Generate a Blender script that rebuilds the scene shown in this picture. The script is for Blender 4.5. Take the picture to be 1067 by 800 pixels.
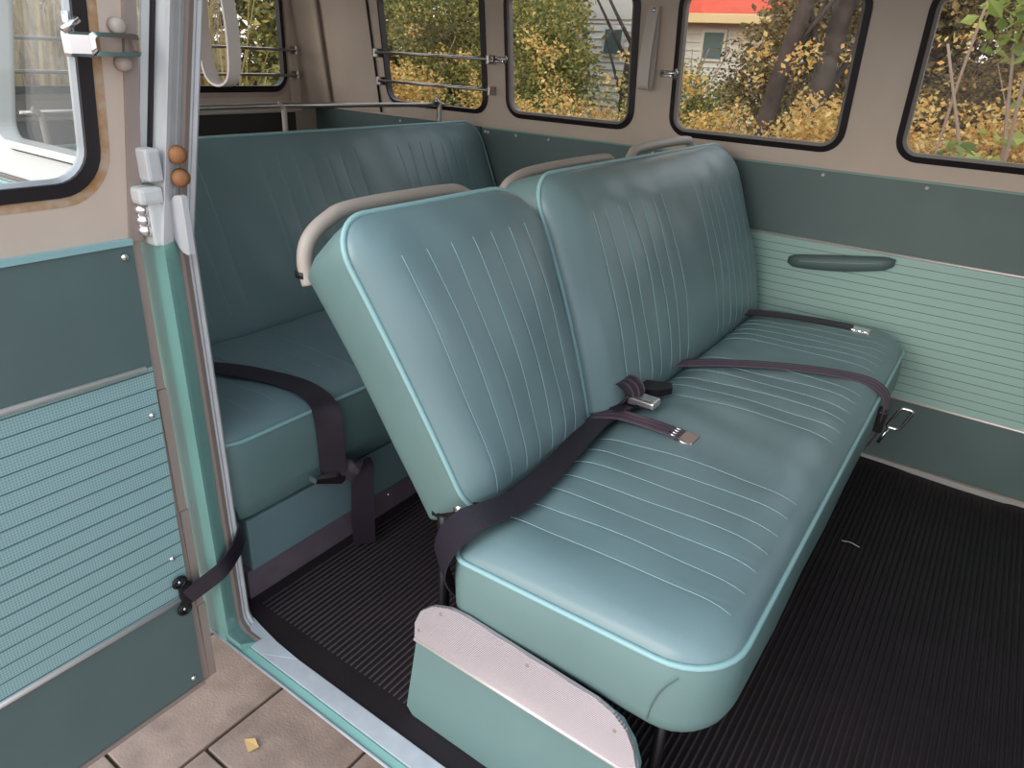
import bpy, math, random
from mathutils import Vector, Matrix
from math import sin, cos, pi, sqrt
random.seed(7)
for o in list(bpy.data.objects): bpy.data.objects.remove(o)
S = bpy.context.scene
C = S.collection

# ------------------------------------------------------------------ camera, world, light
YAW, PITCH, ROLL, FPX = -0.59181, 0.44208, 0.05636, 722.33
cy, sy, cp, sp, cr, sr = cos(YAW), sin(YAW), cos(PITCH), sin(PITCH), cos(ROLL), sin(ROLL)
fwd = Vector((sy*cp, cy*cp, -sp)); right = Vector((cy, -sy, 0)); up = right.cross(fwd)
r2 = cr*right + sr*up; u2 = -sr*right + cr*up
cam = bpy.data.cameras.new('camera'); co = bpy.data.objects.new('camera', cam); C.objects.link(co)
co.matrix_world = Matrix(((r2.x, u2.x, -fwd.x, 0), (r2.y, u2.y, -fwd.y, 0), (r2.z, u2.z, -fwd.z, 1.0), (0, 0, 0, 1)))
cam.sensor_fit = 'HORIZONTAL'; cam.sensor_width = 36; cam.lens = FPX/1067*36
cam.clip_start = .02; cam.clip_end = 200
S.camera = co
W = bpy.data.worlds.new('sky'); S.world = W; W.use_nodes = True
wn, wl = W.node_tree.nodes, W.node_tree.links
bg = wn['Background']
tc = wn.new('ShaderNodeTexCoord'); sx = wn.new('ShaderNodeSeparateXYZ'); rp = wn.new('ShaderNodeValToRGB')
wl.new(tc.outputs['Generated'], sx.inputs[0]); wl.new(sx.outputs['Z'], rp.inputs[0]); wl.new(rp.outputs[0], bg.inputs[0])
rp.color_ramp.elements[0].position = 0.0; rp.color_ramp.elements[0].color = (.90, .91, .92, 1)
rp.color_ramp.elements[1].position = .7; rp.color_ramp.elements[1].color = (.72, .84, 1.0, 1)
bg.inputs[1].default_value = 1.10
sl = bpy.data.lights.new('sun', 'SUN'); sl.energy = 1.35; sl.angle = math.radians(45); sl.color = (1, .93, .82)
so = bpy.data.objects.new('sun', sl); C.objects.link(so)
so.rotation_euler = Vector((-.12, -1.0, .40)).to_track_quat('Z', 'Y').to_euler()
S.view_settings.view_transform = 'Standard'; S.view_settings.look = 'None'
S.view_settings.gamma = 1; S.view_settings.use_curve_mapping = False
S.view_settings.exposure = 0.70

# ------------------------------------------------------------------ materials
def lin(c):
    f = lambda v: (v/255/12.92) if v/255 <= .04045 else ((v/255+.055)/1.055)**2.4
    return (f(c[0]), f(c[1]), f(c[2]), 1)
def mat(name, c, rough=.5, metal=0, bump=0, bscale=200, spec=.5, var=0, vscale=8, coat=0):
    m = bpy.data.materials.new(name); m.use_nodes = True
    n, l = m.node_tree.nodes, m.node_tree.links; b = n['Principled BSDF']
    b.inputs['Base Color'].default_value = lin(c); b.inputs['Roughness'].default_value = rough
    b.inputs['Metallic'].default_value = metal; b.inputs['Specular IOR Level'].default_value = spec
    b.inputs['Coat Weight'].default_value = coat; b.inputs['Coat Roughness'].default_value = .25
    t = n.new('ShaderNodeTexCoord')
    if bump:
        z = n.new('ShaderNodeTexNoise'); z.inputs['Scale'].default_value = bscale; z.inputs['Detail'].default_value = 4
        l.new(t.outputs['Object'], z.inputs['Vector'])
        q = n.new('ShaderNodeBump'); q.inputs['Strength'].default_value = bump; q.inputs['Distance'].default_value = .002
        l.new(z.outputs[0], q.inputs['Height']); l.new(q.outputs[0], b.inputs['Normal'])
    if var:
        z = n.new('ShaderNodeTexNoise'); z.inputs['Scale'].default_value = vscale; z.inputs['Detail'].default_value = 5
        l.new(t.outputs['Object'], z.inputs['Vector'])
        x = n.new('ShaderNodeMix'); x.data_type = 'RGBA'
        a = lin([min(255, v*(1+var)) for v in c]); d = lin([v*(1-var) for v in c])
        x.inputs[6].default_value = d; x.inputs[7].default_value = a
        rr = n.new('ShaderNodeMapRange'); rr.inputs[1].default_value = .3; rr.inputs[2].default_value = .7
        l.new(z.outputs[0], rr.inputs[0]); l.new(rr.outputs[0], x.inputs[0]); l.new(x.outputs[2], b.inputs['Base Color'])
    return m
def nd(m, t, **kw):
    x = m.node_tree.nodes.new(t)
    for k, v in kw.items(): setattr(x, k, v)
    return x
def mth(m, op, a, b=None):
    x = nd(m, 'ShaderNodeMath', operation=op)
    for i, v in enumerate((a, b)):
        if v is None: continue
        if isinstance(v, (int, float)): x.inputs[i].default_value = v
        else: m.node_tree.links.new(v, x.inputs[i])
    return x.outputs[0]
def weave(name, axis, z0, pitch, c1, c2, cl, rough=.45):
    """ribbed vinyl: fine woven check with thin dark grooves every `pitch`"""
    m = mat(name, c1, rough); L = m.node_tree.links; b = m.node_tree.nodes['Principled BSDF']
    t = nd(m, 'ShaderNodeTexCoord'); s = nd(m, 'ShaderNodeSeparateXYZ'); L.new(t.outputs['Object'], s.inputs[0])
    h = s.outputs[axis]; z = s.outputs['Z']
    a = mth(m, 'SINE', mth(m, 'MULTIPLY', h, 2*pi/.0038)); c = mth(m, 'SINE', mth(m, 'MULTIPLY', z, 2*pi/.0042))
    k = mth(m, 'GREATER_THAN', mth(m, 'MAXIMUM', a, c), .55)
    x = nd(m, 'ShaderNodeMix', data_type='RGBA'); L.new(k, x.inputs[0]); x.inputs[6].default_value = lin(c2); x.inputs[7].default_value = lin(c1)
    f = mth(m, 'FRACT', mth(m, 'DIVIDE', mth(m, 'SUBTRACT', z, z0), pitch))
    g = mth(m, 'LESS_THAN', f, .085)
    y = nd(m, 'ShaderNodeMix', data_type='RGBA'); L.new(g, y.inputs[0]); L.new(x.outputs[2], y.inputs[6]); y.inputs[7].default_value = lin(cl)
    L.new(y.outputs[2], b.inputs['Base Color'])
    bp = nd(m, 'ShaderNodeBump'); bp.inputs['Strength'].default_value = .4; bp.inputs['Distance'].default_value = .001
    L.new(mth(m, 'SUBTRACT', k, mth(m, 'MULTIPLY', g, 2)), bp.inputs['Height']); L.new(bp.outputs[0], b.inputs['Normal'])
    return m
M = {}
M['vinyl'] = mat('teal_vinyl', (114, 138, 142), .40, bump=.10, bscale=420, var=.03, vscale=5, spec=.5, coat=.25)
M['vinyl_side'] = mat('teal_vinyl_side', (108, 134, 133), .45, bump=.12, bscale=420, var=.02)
M['pipe'] = mat('pale_piping', (146, 184, 186), .4)
M['thread'] = mat('pale_thread', (132, 163, 166), .5)
M['panel'] = mat('dark_green_panel', (90, 108, 107), .5, bump=.05, bscale=500, var=.03)
M['panel_edge'] = mat('panel_edge', (128, 160, 150), .5)
M['weave_wall'] = weave('woven_wall', 'X', .205, .0222, (170, 200, 193), (154, 186, 180), (100, 132, 127))
M['weave_door'] = weave('woven_door', 'Y', .145, .0255, (158, 190, 190), (126, 160, 163), (72, 102, 106))
M['beige'] = mat('beige_paint', (206, 187, 172), .5, bump=.06, bscale=300, var=.02)
M['beige_dark'] = mat('headlining', (222, 214, 204), .8)
M['handle'] = mat('beige_handle', (176, 164, 154), .45)
M['strap'] = mat('beige_strap', (200, 188, 180), .5, bump=.05)
M['turq'] = mat('turquoise_paint', (132, 180, 172), .22, coat=.6, var=.02, vscale=6)
M['white'] = mat('white_paint', (212, 214, 212), .25, coat=.5)
M['greyw'] = mat('grey_white_paint', (198, 198, 200), .35, var=.03, vscale=20)
M['sillw'] = mat('sill_paint', (196, 200, 206), .35, var=.04, vscale=30)
M['seal'] = mat('brown_grey_seal', (150, 134, 126), .6)
M['rubber'] = mat('black_rubber', (40, 32, 36), .45)
M['rubber_in'] = mat('grey_rubber', (128, 118, 112), .5)
M['chrome'] = mat('chrome', (225, 220, 220), .14, 1)
M['trim'] = mat('bright_trim', (232, 222, 218), .38, .45)
M['rail'] = mat('polished_rail', (190, 182, 180), .28, 1)
M['alu'] = mat('ribbed_alu', (190, 178, 182), .42, .55, var=.03)
M['webbing'] = mat('black_webbing', (42, 32, 43), .36, bump=.5, bscale=900, spec=.6)
M['webpurple'] = mat('worn_webbing', (96, 76, 90), .4, bump=.4, bscale=900)
M['webstripe'] = mat('worn_webbing_groove', (48, 34, 44), .5)
M['black'] = mat('black_metal', (30, 27, 29), .4, .3)
M['rust'] = mat('orange_brown_rubber', (150, 100, 62), .6, var=.1, vscale=60)
M['kick'] = mat('grey_purple_metal', (122, 106, 116), .45, .2, var=.06, vscale=20)
M['dark'] = mat('dark_board', (62, 58, 55), .7)
M['sil'] = mat('silver_frame', (190, 192, 194), .3, .6)
M['brass'] = mat('brown_tang', (165, 140, 130), .3, .6)
# aluminium with fine ribs
m = M['alu']; b = m.node_tree.nodes['Principled BSDF']
t = nd(m, 'ShaderNodeTexCoord'); s = nd(m, 'ShaderNodeSeparateXYZ'); m.node_tree.links.new(t.outputs['Object'], s.inputs[0])
bp = nd(m, 'ShaderNodeBump'); bp.inputs['Strength'].default_value = .8; bp.inputs['Distance'].default_value = .001
m.node_tree.links.new(mth(m, 'SINE', mth(m, 'MULTIPLY', s.outputs['Z'], 2*pi/.0032)), bp.inputs['Height'])
m.node_tree.links.new(bp.outputs[0], b.inputs['Normal'])
# glass: thin pane
def glass(name, tint=(.97, .97, .96, 1)):
    m = bpy.data.materials.new(name); m.use_nodes = True; n, l = m.node_tree.nodes, m.node_tree.links
    n.remove(n['Principled BSDF']); o = n['Material Output']
    a = n.new('ShaderNodeBsdfTransparent'); a.inputs[0].default_value = tint
    g = n.new('ShaderNodeBsdfGlossy'); g.inputs['Roughness'].default_value = .02
    lw = n.new('ShaderNodeLayerWeight'); lw.inputs[0].default_value = .5
    pw = n.new('ShaderNodeMath'); pw.operation = 'POWER'; l.new(lw.outputs['Facing'], pw.inputs[0]); pw.inputs[1].default_value = 5
    f = n.new('ShaderNodeMath'); f.operation = 'MULTIPLY_ADD'; l.new(pw.outputs[0], f.inputs[0]); f.inputs[1].default_value = .9; f.inputs[2].default_value = .025
    x = n.new('ShaderNodeMixShader'); l.new(f.outputs[0], x.inputs[0]); l.new(a.outputs[0], x.inputs[1]); l.new(g.outputs[0], x.inputs[2])
    l.new(x.outputs[0], o.inputs[0]); return m
M['glass'] = glass('window_glass')
# rubber mat
M['mat'] = mat('rubber_mat', (36, 27, 31), .62, bump=.3, bscale=150, var=.12, vscale=9, spec=.4)
# rust tinted beige around the door window
M['beige_rust'] = mat('rust_stain', (188, 160, 126), .6, bump=.2, bscale=300, var=.14, vscale=60)
m = M['beige_rust']; z_ = [q for q in m.node_tree.nodes if q.type == 'TEX_NOISE'][-1]; z_.inputs['Scale'].default_value = 45
x_ = [q for q in m.node_tree.nodes if q.type == 'MIX'][0]; x_.inputs[6].default_value = lin((196, 178, 160)); x_.inputs[7].default_value = lin((176, 124, 66))

# ------------------------------------------------------------------ mesh helpers
class MB:
    def __init__(s): s.v = []; s.f = []; s.m = []; s.sm = []
    def add(s, vs, fs, mi=0, smooth=False):
        o = len(s.v); s.v += [tuple(p) for p in vs]
        for f in fs: s.f.append([o+i for i in f]); s.m.append(mi); s.sm.append(smooth)
        return s
    def box(s, x0, x1, y0, y1, z0, z1, mi=0, bev=0):
        if bev <= 0:
            vs = [(x, y, z) for x in (x0, x1) for y in (y0, y1) for z in (z0, z1)]
            fs = [(0,1,3,2), (4,6,7,5), (0,4,5,1), (2,3,7,6), (0,2,6,4), (1,5,7,3)]
            return s.add(vs, fs, mi)
        import bmesh
        bm = bmesh.new(); bmesh.ops.create_cube(bm, size=1)
        for v in bm.verts: v.co = Vector(((x0+x1)/2+v.co.x*(x1-x0), (y0+y1)/2+v.co.y*(y1-y0), (z0+z1)/2+v.co.z*(z1-z0)))
        bmesh.ops.bevel(bm, geom=bm.edges[:], offset=bev, segments=2, affect='EDGES', profile=.6)
        bm.verts.index_update()
        s.add([v.co for v in bm.verts], [[v.index for v in f.verts] for f in bm.faces], mi, False); bm.free(); return s
    def tube(s, pts, r, n=8, mi=0, closed=False, cap=True, flat=1.0, upv=None):
        pts = [Vector(p) for p in pts]; N = len(pts); rings = []
        prev = None
        for i, p in enumerate(pts):
            if closed: t = (pts[(i+1) % N]-pts[i-1])
            else: t = pts[min(i+1, N-1)]-pts[max(i-1, 0)]
            t.normalize()
            if upv is not None: a = Vector(upv)
            elif prev is not None: a = prev
            else: a = Vector((0, 0, 1)) if abs(t.z) < .9 else Vector((1, 0, 0))
            a = (a-t*a.dot(t)).normalized(); prev = a; bb = t.cross(a)
            rr = r[i] if isinstance(r, (list, tuple)) else r
            rings.append([p+a*cos(2*pi*k/n)*rr*flat+bb*sin(2*pi*k/n)*rr for k in range(n)])
        vs = [q for R in rings for q in R]; fs = []
        for i in range(N if closed else N-1):
            j = (i+1) % N
            for k in range(n): fs.append((i*n+k, i*n+(k+1) % n, j*n+(k+1) % n, j*n+k))
        if not closed and cap: fs.append(tuple(range(n-1, -1, -1))); fs.append(tuple((N-1)*n+k for k in range(n)))
        return s.add(vs, fs, mi, True)
    def ribbon(s, pts, wd, w, th=.0016, mi=0, stripes=0, mi2=1):
        """webbing along pts, width direction wd[i], width w"""
        N = len(pts); pts = [Vector(p) for p in pts]; vs = []; fs = []
        K = 12 if stripes else 2
        for i, p in enumerate(pts):
            t = (pts[min(i+1, N-1)]-pts[max(i-1, 0)]).normalized()
            d = Vector(wd[i]) if isinstance(wd[0], (tuple, list, Vector)) else Vector(wd)
            d = (d-t*d.dot(t)).normalized(); nn = t.cross(d)
            ww = w[i] if isinstance(w, (list, tuple)) else w
            for k in range(K+1): vs.append(p+d*ww*(k/K-.5)+nn*th/2)
            for k in range(K+1): vs.append(p+d*ww*(k/K-.5)-nn*th/2)
        R = 2*(K+1)
        for i in range(N-1):
            for k in range(K):
                fs.append((i*R+k, i*R+k+1, (i+1)*R+k+1, (i+1)*R+k)); fs.append((i*R+K+1+k, (i+1)*R+K+1+k, (i+1)*R+K+2+k, i*R+K+2+k))
            fs.append((i*R, (i+1)*R, (i+1)*R+K+1, i*R+K+1)); fs.append((i*R+K, i*R+2*K+1, (i+1)*R+2*K+1, (i+1)*R+K))
        o = len(s.f); s.add(vs, fs, mi, False)
        if stripes:
            idx = o
            for i in range(N-1):
                for k in range(K):
                    if k % 4 == 3 : s.m[idx] = mi2; s.m[idx+1] = mi2
                    idx += 2
                idx += 2
        return s
    def prism(s, poly, axis, a, b, mi=0, smooth=False):
        """poly in the two other axes (in order), extruded from a to b along axis"""
        def P(p, h):
            q = list(p); q.insert(axis, h); return q
        n = len(poly); vs = [P(p, a) for p in poly]+[P(p, b) for p in poly]
        fs = [tuple(range(n)), tuple(range(2*n-1, n-1, -1))]+[(i, i+n, (i+1) % n+n, (i+1) % n) for i in range(n)]
        return s.add(vs, fs, mi, smooth)
    def build(s, name, mats, parent=None, fix=True):
        me = bpy.data.meshes.new(name); me.from_pydata(s.v, [], s.f)
        mats = mats if isinstance(mats, (list, tuple)) else [mats]
        for mm in mats: me.materials.append(mm)
        me.polygons.foreach_set('material_index', s.m); me.polygons.foreach_set('use_smooth', s.sm); me.update()
        if fix:
            import bmesh
            bm = bmesh.new(); bm.from_mesh(me); bmesh.ops.recalc_face_normals(bm, faces=bm.faces[:]); bm.to_mesh(me); bm.free()
        o = bpy.data.objects.new(name, me); C.objects.link(o)
        if parent: o.parent = parent; o.matrix_parent_inverse = parent.matrix_basis.inverted()
        return o
def empty(name, loc, **kw):
    o = bpy.data.objects.new(name, None); C.objects.link(o); o.location = loc; o.empty_display_size = .05
    o.matrix_basis = Matrix.Translation(loc)
    for k, v in kw.items(): o[k] = v
    return o
def tag(o, label=None, category=None, group=None, kind=None):
    for k, v in (('label', label), ('category', category), ('group', group), ('kind', kind)):
        if v: o[k] = v
    return o
def smooth_path(pts, k=6, closed=False):
    """Catmull-Rom"""
    P = [Vector(p) for p in pts]; N = len(P); out = []
    rng = range(N) if closed else range(N-1)
    for i in rng:
        if closed: a, b, c, d = P[i-1], P[i], P[(i+1) % N], P[(i+2) % N]
        else: a, b, c, d = P[max(i-1, 0)], P[i], P[i+1], P[min(i+2, N-1)]
        for j in range(k):
            t = j/k
            out.append(.5*((2*b)+(c-a)*t+(2*a-5*b+4*c-d)*t*t+(3*b-a-3*c+d)*t**3))
    if not closed: out.append(P[-1])
    return out
def rrect(x0, x1, z0, z1, r, n=6, sh=0.0):
    """rounded rectangle loop (x,z), ccw; sh shears x with z"""
    out = []
    rs = r if isinstance(r, (list, tuple)) else [r]*4   # BR, TR, TL, BL
    for (cx, cz, a0, rr) in ((x1-rs[0], z0+rs[0], -90, rs[0]), (x1-rs[1], z1-rs[1], 0, rs[1]), (x0+rs[2], z1-rs[2], 90, rs[2]), (x0+rs[3], z0+rs[3], 180, rs[3])):
        for i in range(n+1):
            a = math.radians(a0+90*i/n); out.append((cx+rr*cos(a), cz+rr*sin(a)))
    return [(x+sh*(z-z0), z) for x, z in out]

# ------------------------------------------------------------------ the cushion builder
def cushion(O, V, Wn, y0, y1, b0, b1, T, radii, crown, lines, ext, bow=0, edge=.055, dome=.012, side_in=.012, botround=.03, seed=0, taper=0, ytap=None, rsh=0, drop=0, topdrop=0, ydrop=0):
    """upholstered slab. O: point (x,z) of v=0 on the piping plane; V, Wn: unit (x,z) axes; across = y.
    radii = (v0 near, v0 far, v1 near, v1 far); lines = y of the stitches; ext = (v start, v end)"""
    def Wd(y, v, w):
        if ytap: y = y1-(y1-y)*(1-ytap*(b1-v))
        return (O[0]+V[0]*v+Wn[0]*w, y, O[1]+V[1]*v+Wn[1]*w)
    def bw(v): t = (v-(b0+b1)/2)/((b1-b0)/2); return bow*(1-t*t)
    def lim(v):
        L, R = y0, y1
        for (vb, sgn, rn, rf) in ((b0, 1, radii[0], radii[1]), (b1, -1, radii[2], radii[3])):
            d = (v-vb)*sgn
            if d < rn: L = max(L, y0+rn-sqrt(max(0, rn*rn-(rn-d)**2)))
            if d < rf: R = min(R, y1-rf+sqrt(max(0, rf*rf-(rf-d)**2)))
        return L, R
    # columns
    cols = set()
    n = int((y1-y0)/.02)
    for i in range(n+1): cols.add(round(i/n, 5))
    for e in (.003, .008, .015, .024, .034, .045): cols.add(round(e/(y1-y0), 5)); cols.add(round(1-e/(y1-y0), 5))
    cols = sorted(c for c in cols if all(abs(y0+c*(y1-y0)-l) > .009 for l in lines))
    for l in lines:
        for d in (-.009, -.004, 0, .004, .009): cols.append((l+d-y0)/(y1-y0))
    cols = sorted(cols)
    rows = []
    H = b1-b0
    for e in (0, .001, .003, .006, .010, .016, .024, .034, .045): rows += [b0+e, b1-e]
    k = int(H/.018)
    rows += [b0+.055+(H-.11)*i/k for i in range(k+1)]
    rows = sorted(rows)
    f = lambda d: sqrt(max(0, 1-(1-min(max(d, 0)/edge, 1))**2))
    rnd = random.Random(seed); ph = [rnd.random()*6 for _ in range(6)]
    def hgt(y, v, L, R):
        dU = min(y-L, R-y); dV = min(v-b0, b1-v)
        e = f(dU)*f(dV)
        t = (v-(b0+b1)/2)/(H/2); s = (y-(y0+y1)/2)/((y1-y0)/2)
        h = crown*e+dome*(1-t*t)*(1-s*s)*e
        h += e*.0012*(sin(y*23+ph[0])*sin(v*31+ph[1])+sin(y*51+ph[2]+v*17))
        return h
    mb = MB(); vs = []
    for v in rows:
        L, R = lim(v)
        for c in cols:
            yr = y0+c*(y1-y0)
            y = min(max(yr, L), R) if (L-y0 > 0 or y1-R > 0) and False else L+(R-L)*c
            if not (L > y0 or R < y1): y = yr
            h = hgt(y, v, L, R)
            g = 0
            for l in lines:
                d = abs(yr-l)
                if d < .0085:
                    fade = max(0, min(1, (v-ext[0])/.03))*max(0, min(1, (ext[1]-v)/.03))
                    g = max(g, (.0010 if d < .001 else .0003)*fade)
            vs.append(Wd(y, v, bw(v)+h-g))
    nc = len(cols); nr = len(rows)
    fs = [(i*nc+j, i*nc+j+1, (i+1)*nc+j+1, (i+1)*nc+j) for i in range(nr-1) for j in range(nc-1)]
    mb.add(vs, fs, 0, True)
    # boundary loop
    def arc(cy_, cv, r, a0, a1, n=8):
        return [(cy_+r*cos(a0+(a1-a0)*i/n), cv+r*sin(a0+(a1-a0)*i/n)) for i in range(n+1)]
    def mkloop(k, dr=0, td=0, yd_=0):
        B0 = b0-dr; b1 = B1-td; y0 = Y0_+yd_; H = b1-B0
        r0n, r0f, r1n, r1f = [r*k for r in radii]; loop = []
        loop += arc(y0+r0n, B0+r0n, r0n, pi, 1.5*pi)
        loop += [(y0+r0n+(y1-y0-r0n-r0f)*i/8, B0) for i in range(1, 8)]
        loop += arc(y1-r0f, B0+r0f, r0f, 1.5*pi, 2*pi)
        loop += [(y1, B0+r0f+(H-r0f-r1f)*i/6) for i in range(1, 6)]
        loop += arc(y1-r1f, b1-r1f, r1f, 0, .5*pi)
        loop += [(y1-r1f-(y1-y0-r1n-r1f)*i/8, b1) for i in range(1, 8)]
        loop += arc(y0+r1n, b1-r1n, r1n, .5*pi, pi)
        loop += [(y0, b1-r1n-(H-r0n-r1n)*i/6) for i in range(1, 6)]
        return loop
    B1, Y0_ = b1, y0
    loop = mkloop(1)
    nl = len(loop); nrm = []
    for i in range(nl):
        a = Vector(loop[(i+1) % nl])-Vector(loop[i-1]); nrm.append(Vector((a.y, -a.x)).normalized())
    prof = [(0, 0), (.003, -.006), (.005, -T*.3), (.004, -T*.7), (-side_in*.3, -T+botround*.5), (-side_in, -T+botround*.15), (-side_in-.012, -T)]
    vs = []
    for (o, w) in prof:
        kk = min(1, -w/T)
        for i, (y, v) in enumerate(mkloop(1-rsh*kk, drop*kk, topdrop*kk, ydrop*kk)):
            wob = .0012*sin(y*19+v*23+ph[3]) if w < -.02 else 0
            q = o+wob; tt = taper*(w/-T) if taper else 0
            vv = v+nrm[i].y*q; 
            if tt: vv = vv*(1-tt)+((b0+b1)/2)*tt
            vs.append(Wd(y+nrm[i].x*q, vv, bw(v)+w))
    fs = [(j*nl+i, j*nl+(i+1) % nl, (j+1)*nl+(i+1) % nl, (j+1)*nl+i) for j in range(len(prof)-1) for i in range(nl)]
    fs.append(tuple((len(prof)-1)*nl+i for i in range(nl)))
    mb.add(vs, fs, 1, True)
    # stitches
    for l in lines:
        L, R = y0, y1; pts = []
        for i in range(25):
            v = ext[0]+(ext[1]-ext[0])*i/24
            pts.append(Wd(l, v, bw(v)+hgt(l, v, y0, y1)-.0008*min(1, i/3, (24-i)/3)+.0003))
        mb.tube(pts, .0008, 5, 2)
    pp = [Wd(y+nrm[i].x*.0015, v+nrm[i].y*.0015, bw(v)+.0005) for i, (y, v) in enumerate(loop)]
    return mb, MB().tube(pp, .0042, 8, 0, closed=True), Wd
def seat_part(name, parent, args, **kw):
    mb, pipe, Wd = cushion(*args, **kw)
    o = mb.build(name, [M['vinyl'], M['vinyl_side'], M['thread']], parent, fix=True)
    p = pipe.build('piping', M['pipe'], o); p['label'] = 'pale piping along the edge'
    return o, Wd

# ================================================================== THE VAN (the setting)
YF = 2.03          # far wall, inner face
def yfar(z): return YF if z < .78 else YF-.13*(z-.78)
def ynear(z): return .50 if z < .74 else .50+.2*(z-.74)
ZC = 1.28
# floor with rubber ribs
mb = MB()
mb.box(-1.0, 1.7, .552, YF+.005, -.03, 0, 0)
mb.box(-2.42, -.99, .56, YF+.005, -.03, -.001, 0)
x = -.965
while x < .33:
    mb.tube([(x, .60, .0005), (x, YF-.03, .0)], .0029, 6, 0, upv=(0, 0, 1)); x += .0118
fl = mb.build('floor', M['mat']); tag(fl, 'black ribbed rubber mat covering the van floor', kind='structure')
# a flat worn seam in the mat
# far wall: lower + pillars between windows
FW = [(-1.985, -1.525), (-1.437, -.98), (-.855, -.385), (-.255, .215), (.40, .86)]
ZB, ZT = .818, 1.19
def holed_wall(mbx, x0, x1, z0, z1, wins, yfun, d, mi=0, n=7, rad=.05):
    """sheet with rounded holes, as a fan of quads; thickness d towards +y"""
    wins = sorted(wins)
    edges = [x0]+[(wins[i][1]+wins[i+1][0])/2 for i in range(len(wins)-1)]+[x1]
    P = lambda x, z, e=0: (x, yfun(z)+e, z)
    for i, (a, b) in enumerate(wins):
        L, R = edges[i], edges[i+1]
        hole = rrect(a, b, ZB, ZT, rad, n)
        outer = []
        m_ = len(hole)
        corners = [(R, z0), (R, z1), (L, z1), (L, z0)]
        for k, (hx, hz) in enumerate(hole):
            q = k//(n+1); outer.append(corners[q])
        for e in (0, d):
            vs = [P(x, z, e) for x, z in hole]+[P(x, z, e) for x, z in outer]
            fs = []
            for k in range(m_):
                j = (k+1) % m_
                if outer[k] == outer[j]: fs.append((k, j, m_+k))
                else: fs.append((k, j, m_+j, m_+k))
            mbx.add(vs, fs, mi)
        vs = [P(x, z, 0) for x, z in hole]+[P(x, z, d) for x, z in hole]
        mbx.add(vs, [(k, (k+1) % m_, m_+(k+1) % m_, m_+k) for k in range(m_)], mi)
mb = MB()
holed_wall(mb, -2.42, 1.7, .78, ZC, FW, yfar, .010)
mb.box(-2.42, 1.7, YF+.004, YF+.04, -.04, .78, 0)
wf = mb.build('wall_far', M['beige'], fix=False); tag(wf, 'beige painted inner side wall of the van with four windows', kind='structure')
# lining boards on the far wall (parts of it)
mb = MB(); mb.box(-1.545, 1.68, YF-.006, YF+.003, .585, .768, 0); o = mb.build('upper_panel', M['panel'], wf); o['label'] = 'dark green upper lining board'
mb = MB(); mb.box(-1.545, 1.68, YF-.007, YF-.002, .768, .7725); mb.build('panel_edge', M['panel_edge'], wf)
mb = MB(); mb.box(-2.40, -1.552, YF-.006, YF+.003, .30, .772, 0); mb.build('rear_panel', M['panel'], wf)
mb = MB(); mb.box(-1.0, 1.68, YF-.006, YF+.003, .205, .585, 0); o = mb.build('woven_panel', M['weave_wall'], wf); o['label'] = 'pale turquoise woven panel with fine grooves'
mb = MB(); mb.box(-1.0, 1.68, YF-.006, YF+.003, .018, .205, 0); o = mb.build('kick_panel', M['panel'], wf); o['label'] = 'dark lower lining board'
for zz in (.585, .205):
    mb = MB(); mb.tube([(-1.0, YF-.008, zz), (1.68, YF-.008, zz)], .0036, 8); mb.build('chrome_strip', M['trim'], wf)
mb = MB()
pts = [(-.25, YF-.006, .008), (-.15, YF-.008, .010), (0, YF-.014, .010), (.15, YF-.020, .010), (.24, YF-.014, .009), (.33, YF-.006, .008)]
mb.ribbon(smooth_path(pts, 5), (0, -.4, 1), [.004]*5+[.012]*5+[.017]*5+[.016]*5+[.009]*6, .003); mb.build('base_strip', M['greyw'], wf)
def screw(mbx, p, nrm, r=.0045, h=.004, mi=0):
    n_ = Vector(nrm).normalized(); P = Vector(p)
    mbx.tube([P, P+n_*h*.45, P+n_*h*.85, P+n_*h], [r, r*.95, r*.6, r*.1], 10, mi)
def xw(u_px): return u_px
for xx, zz in ((-1.53, .758), (-1.518, .757), (-1.40, .757), (-1.27, .757), (-.90, .757), (-.655, .757), (-.41, .757), (-.165, .757), (.065, .757), (.3, .757), (.39, .03), (.10, .757)):
    mb = MB(); screw(mb, (xx, YF-.006, zz), (0, -1, 0), .005, .005); mb.build('screw', M['trim'], wf)
for xx in (-1.93, -1.73, -1.62):
    mb = MB(); screw(mb, (xx, YF-.006, .757), (0, -1, 0), .005, .005); mb.build('screw', M['trim'], wf)
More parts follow.
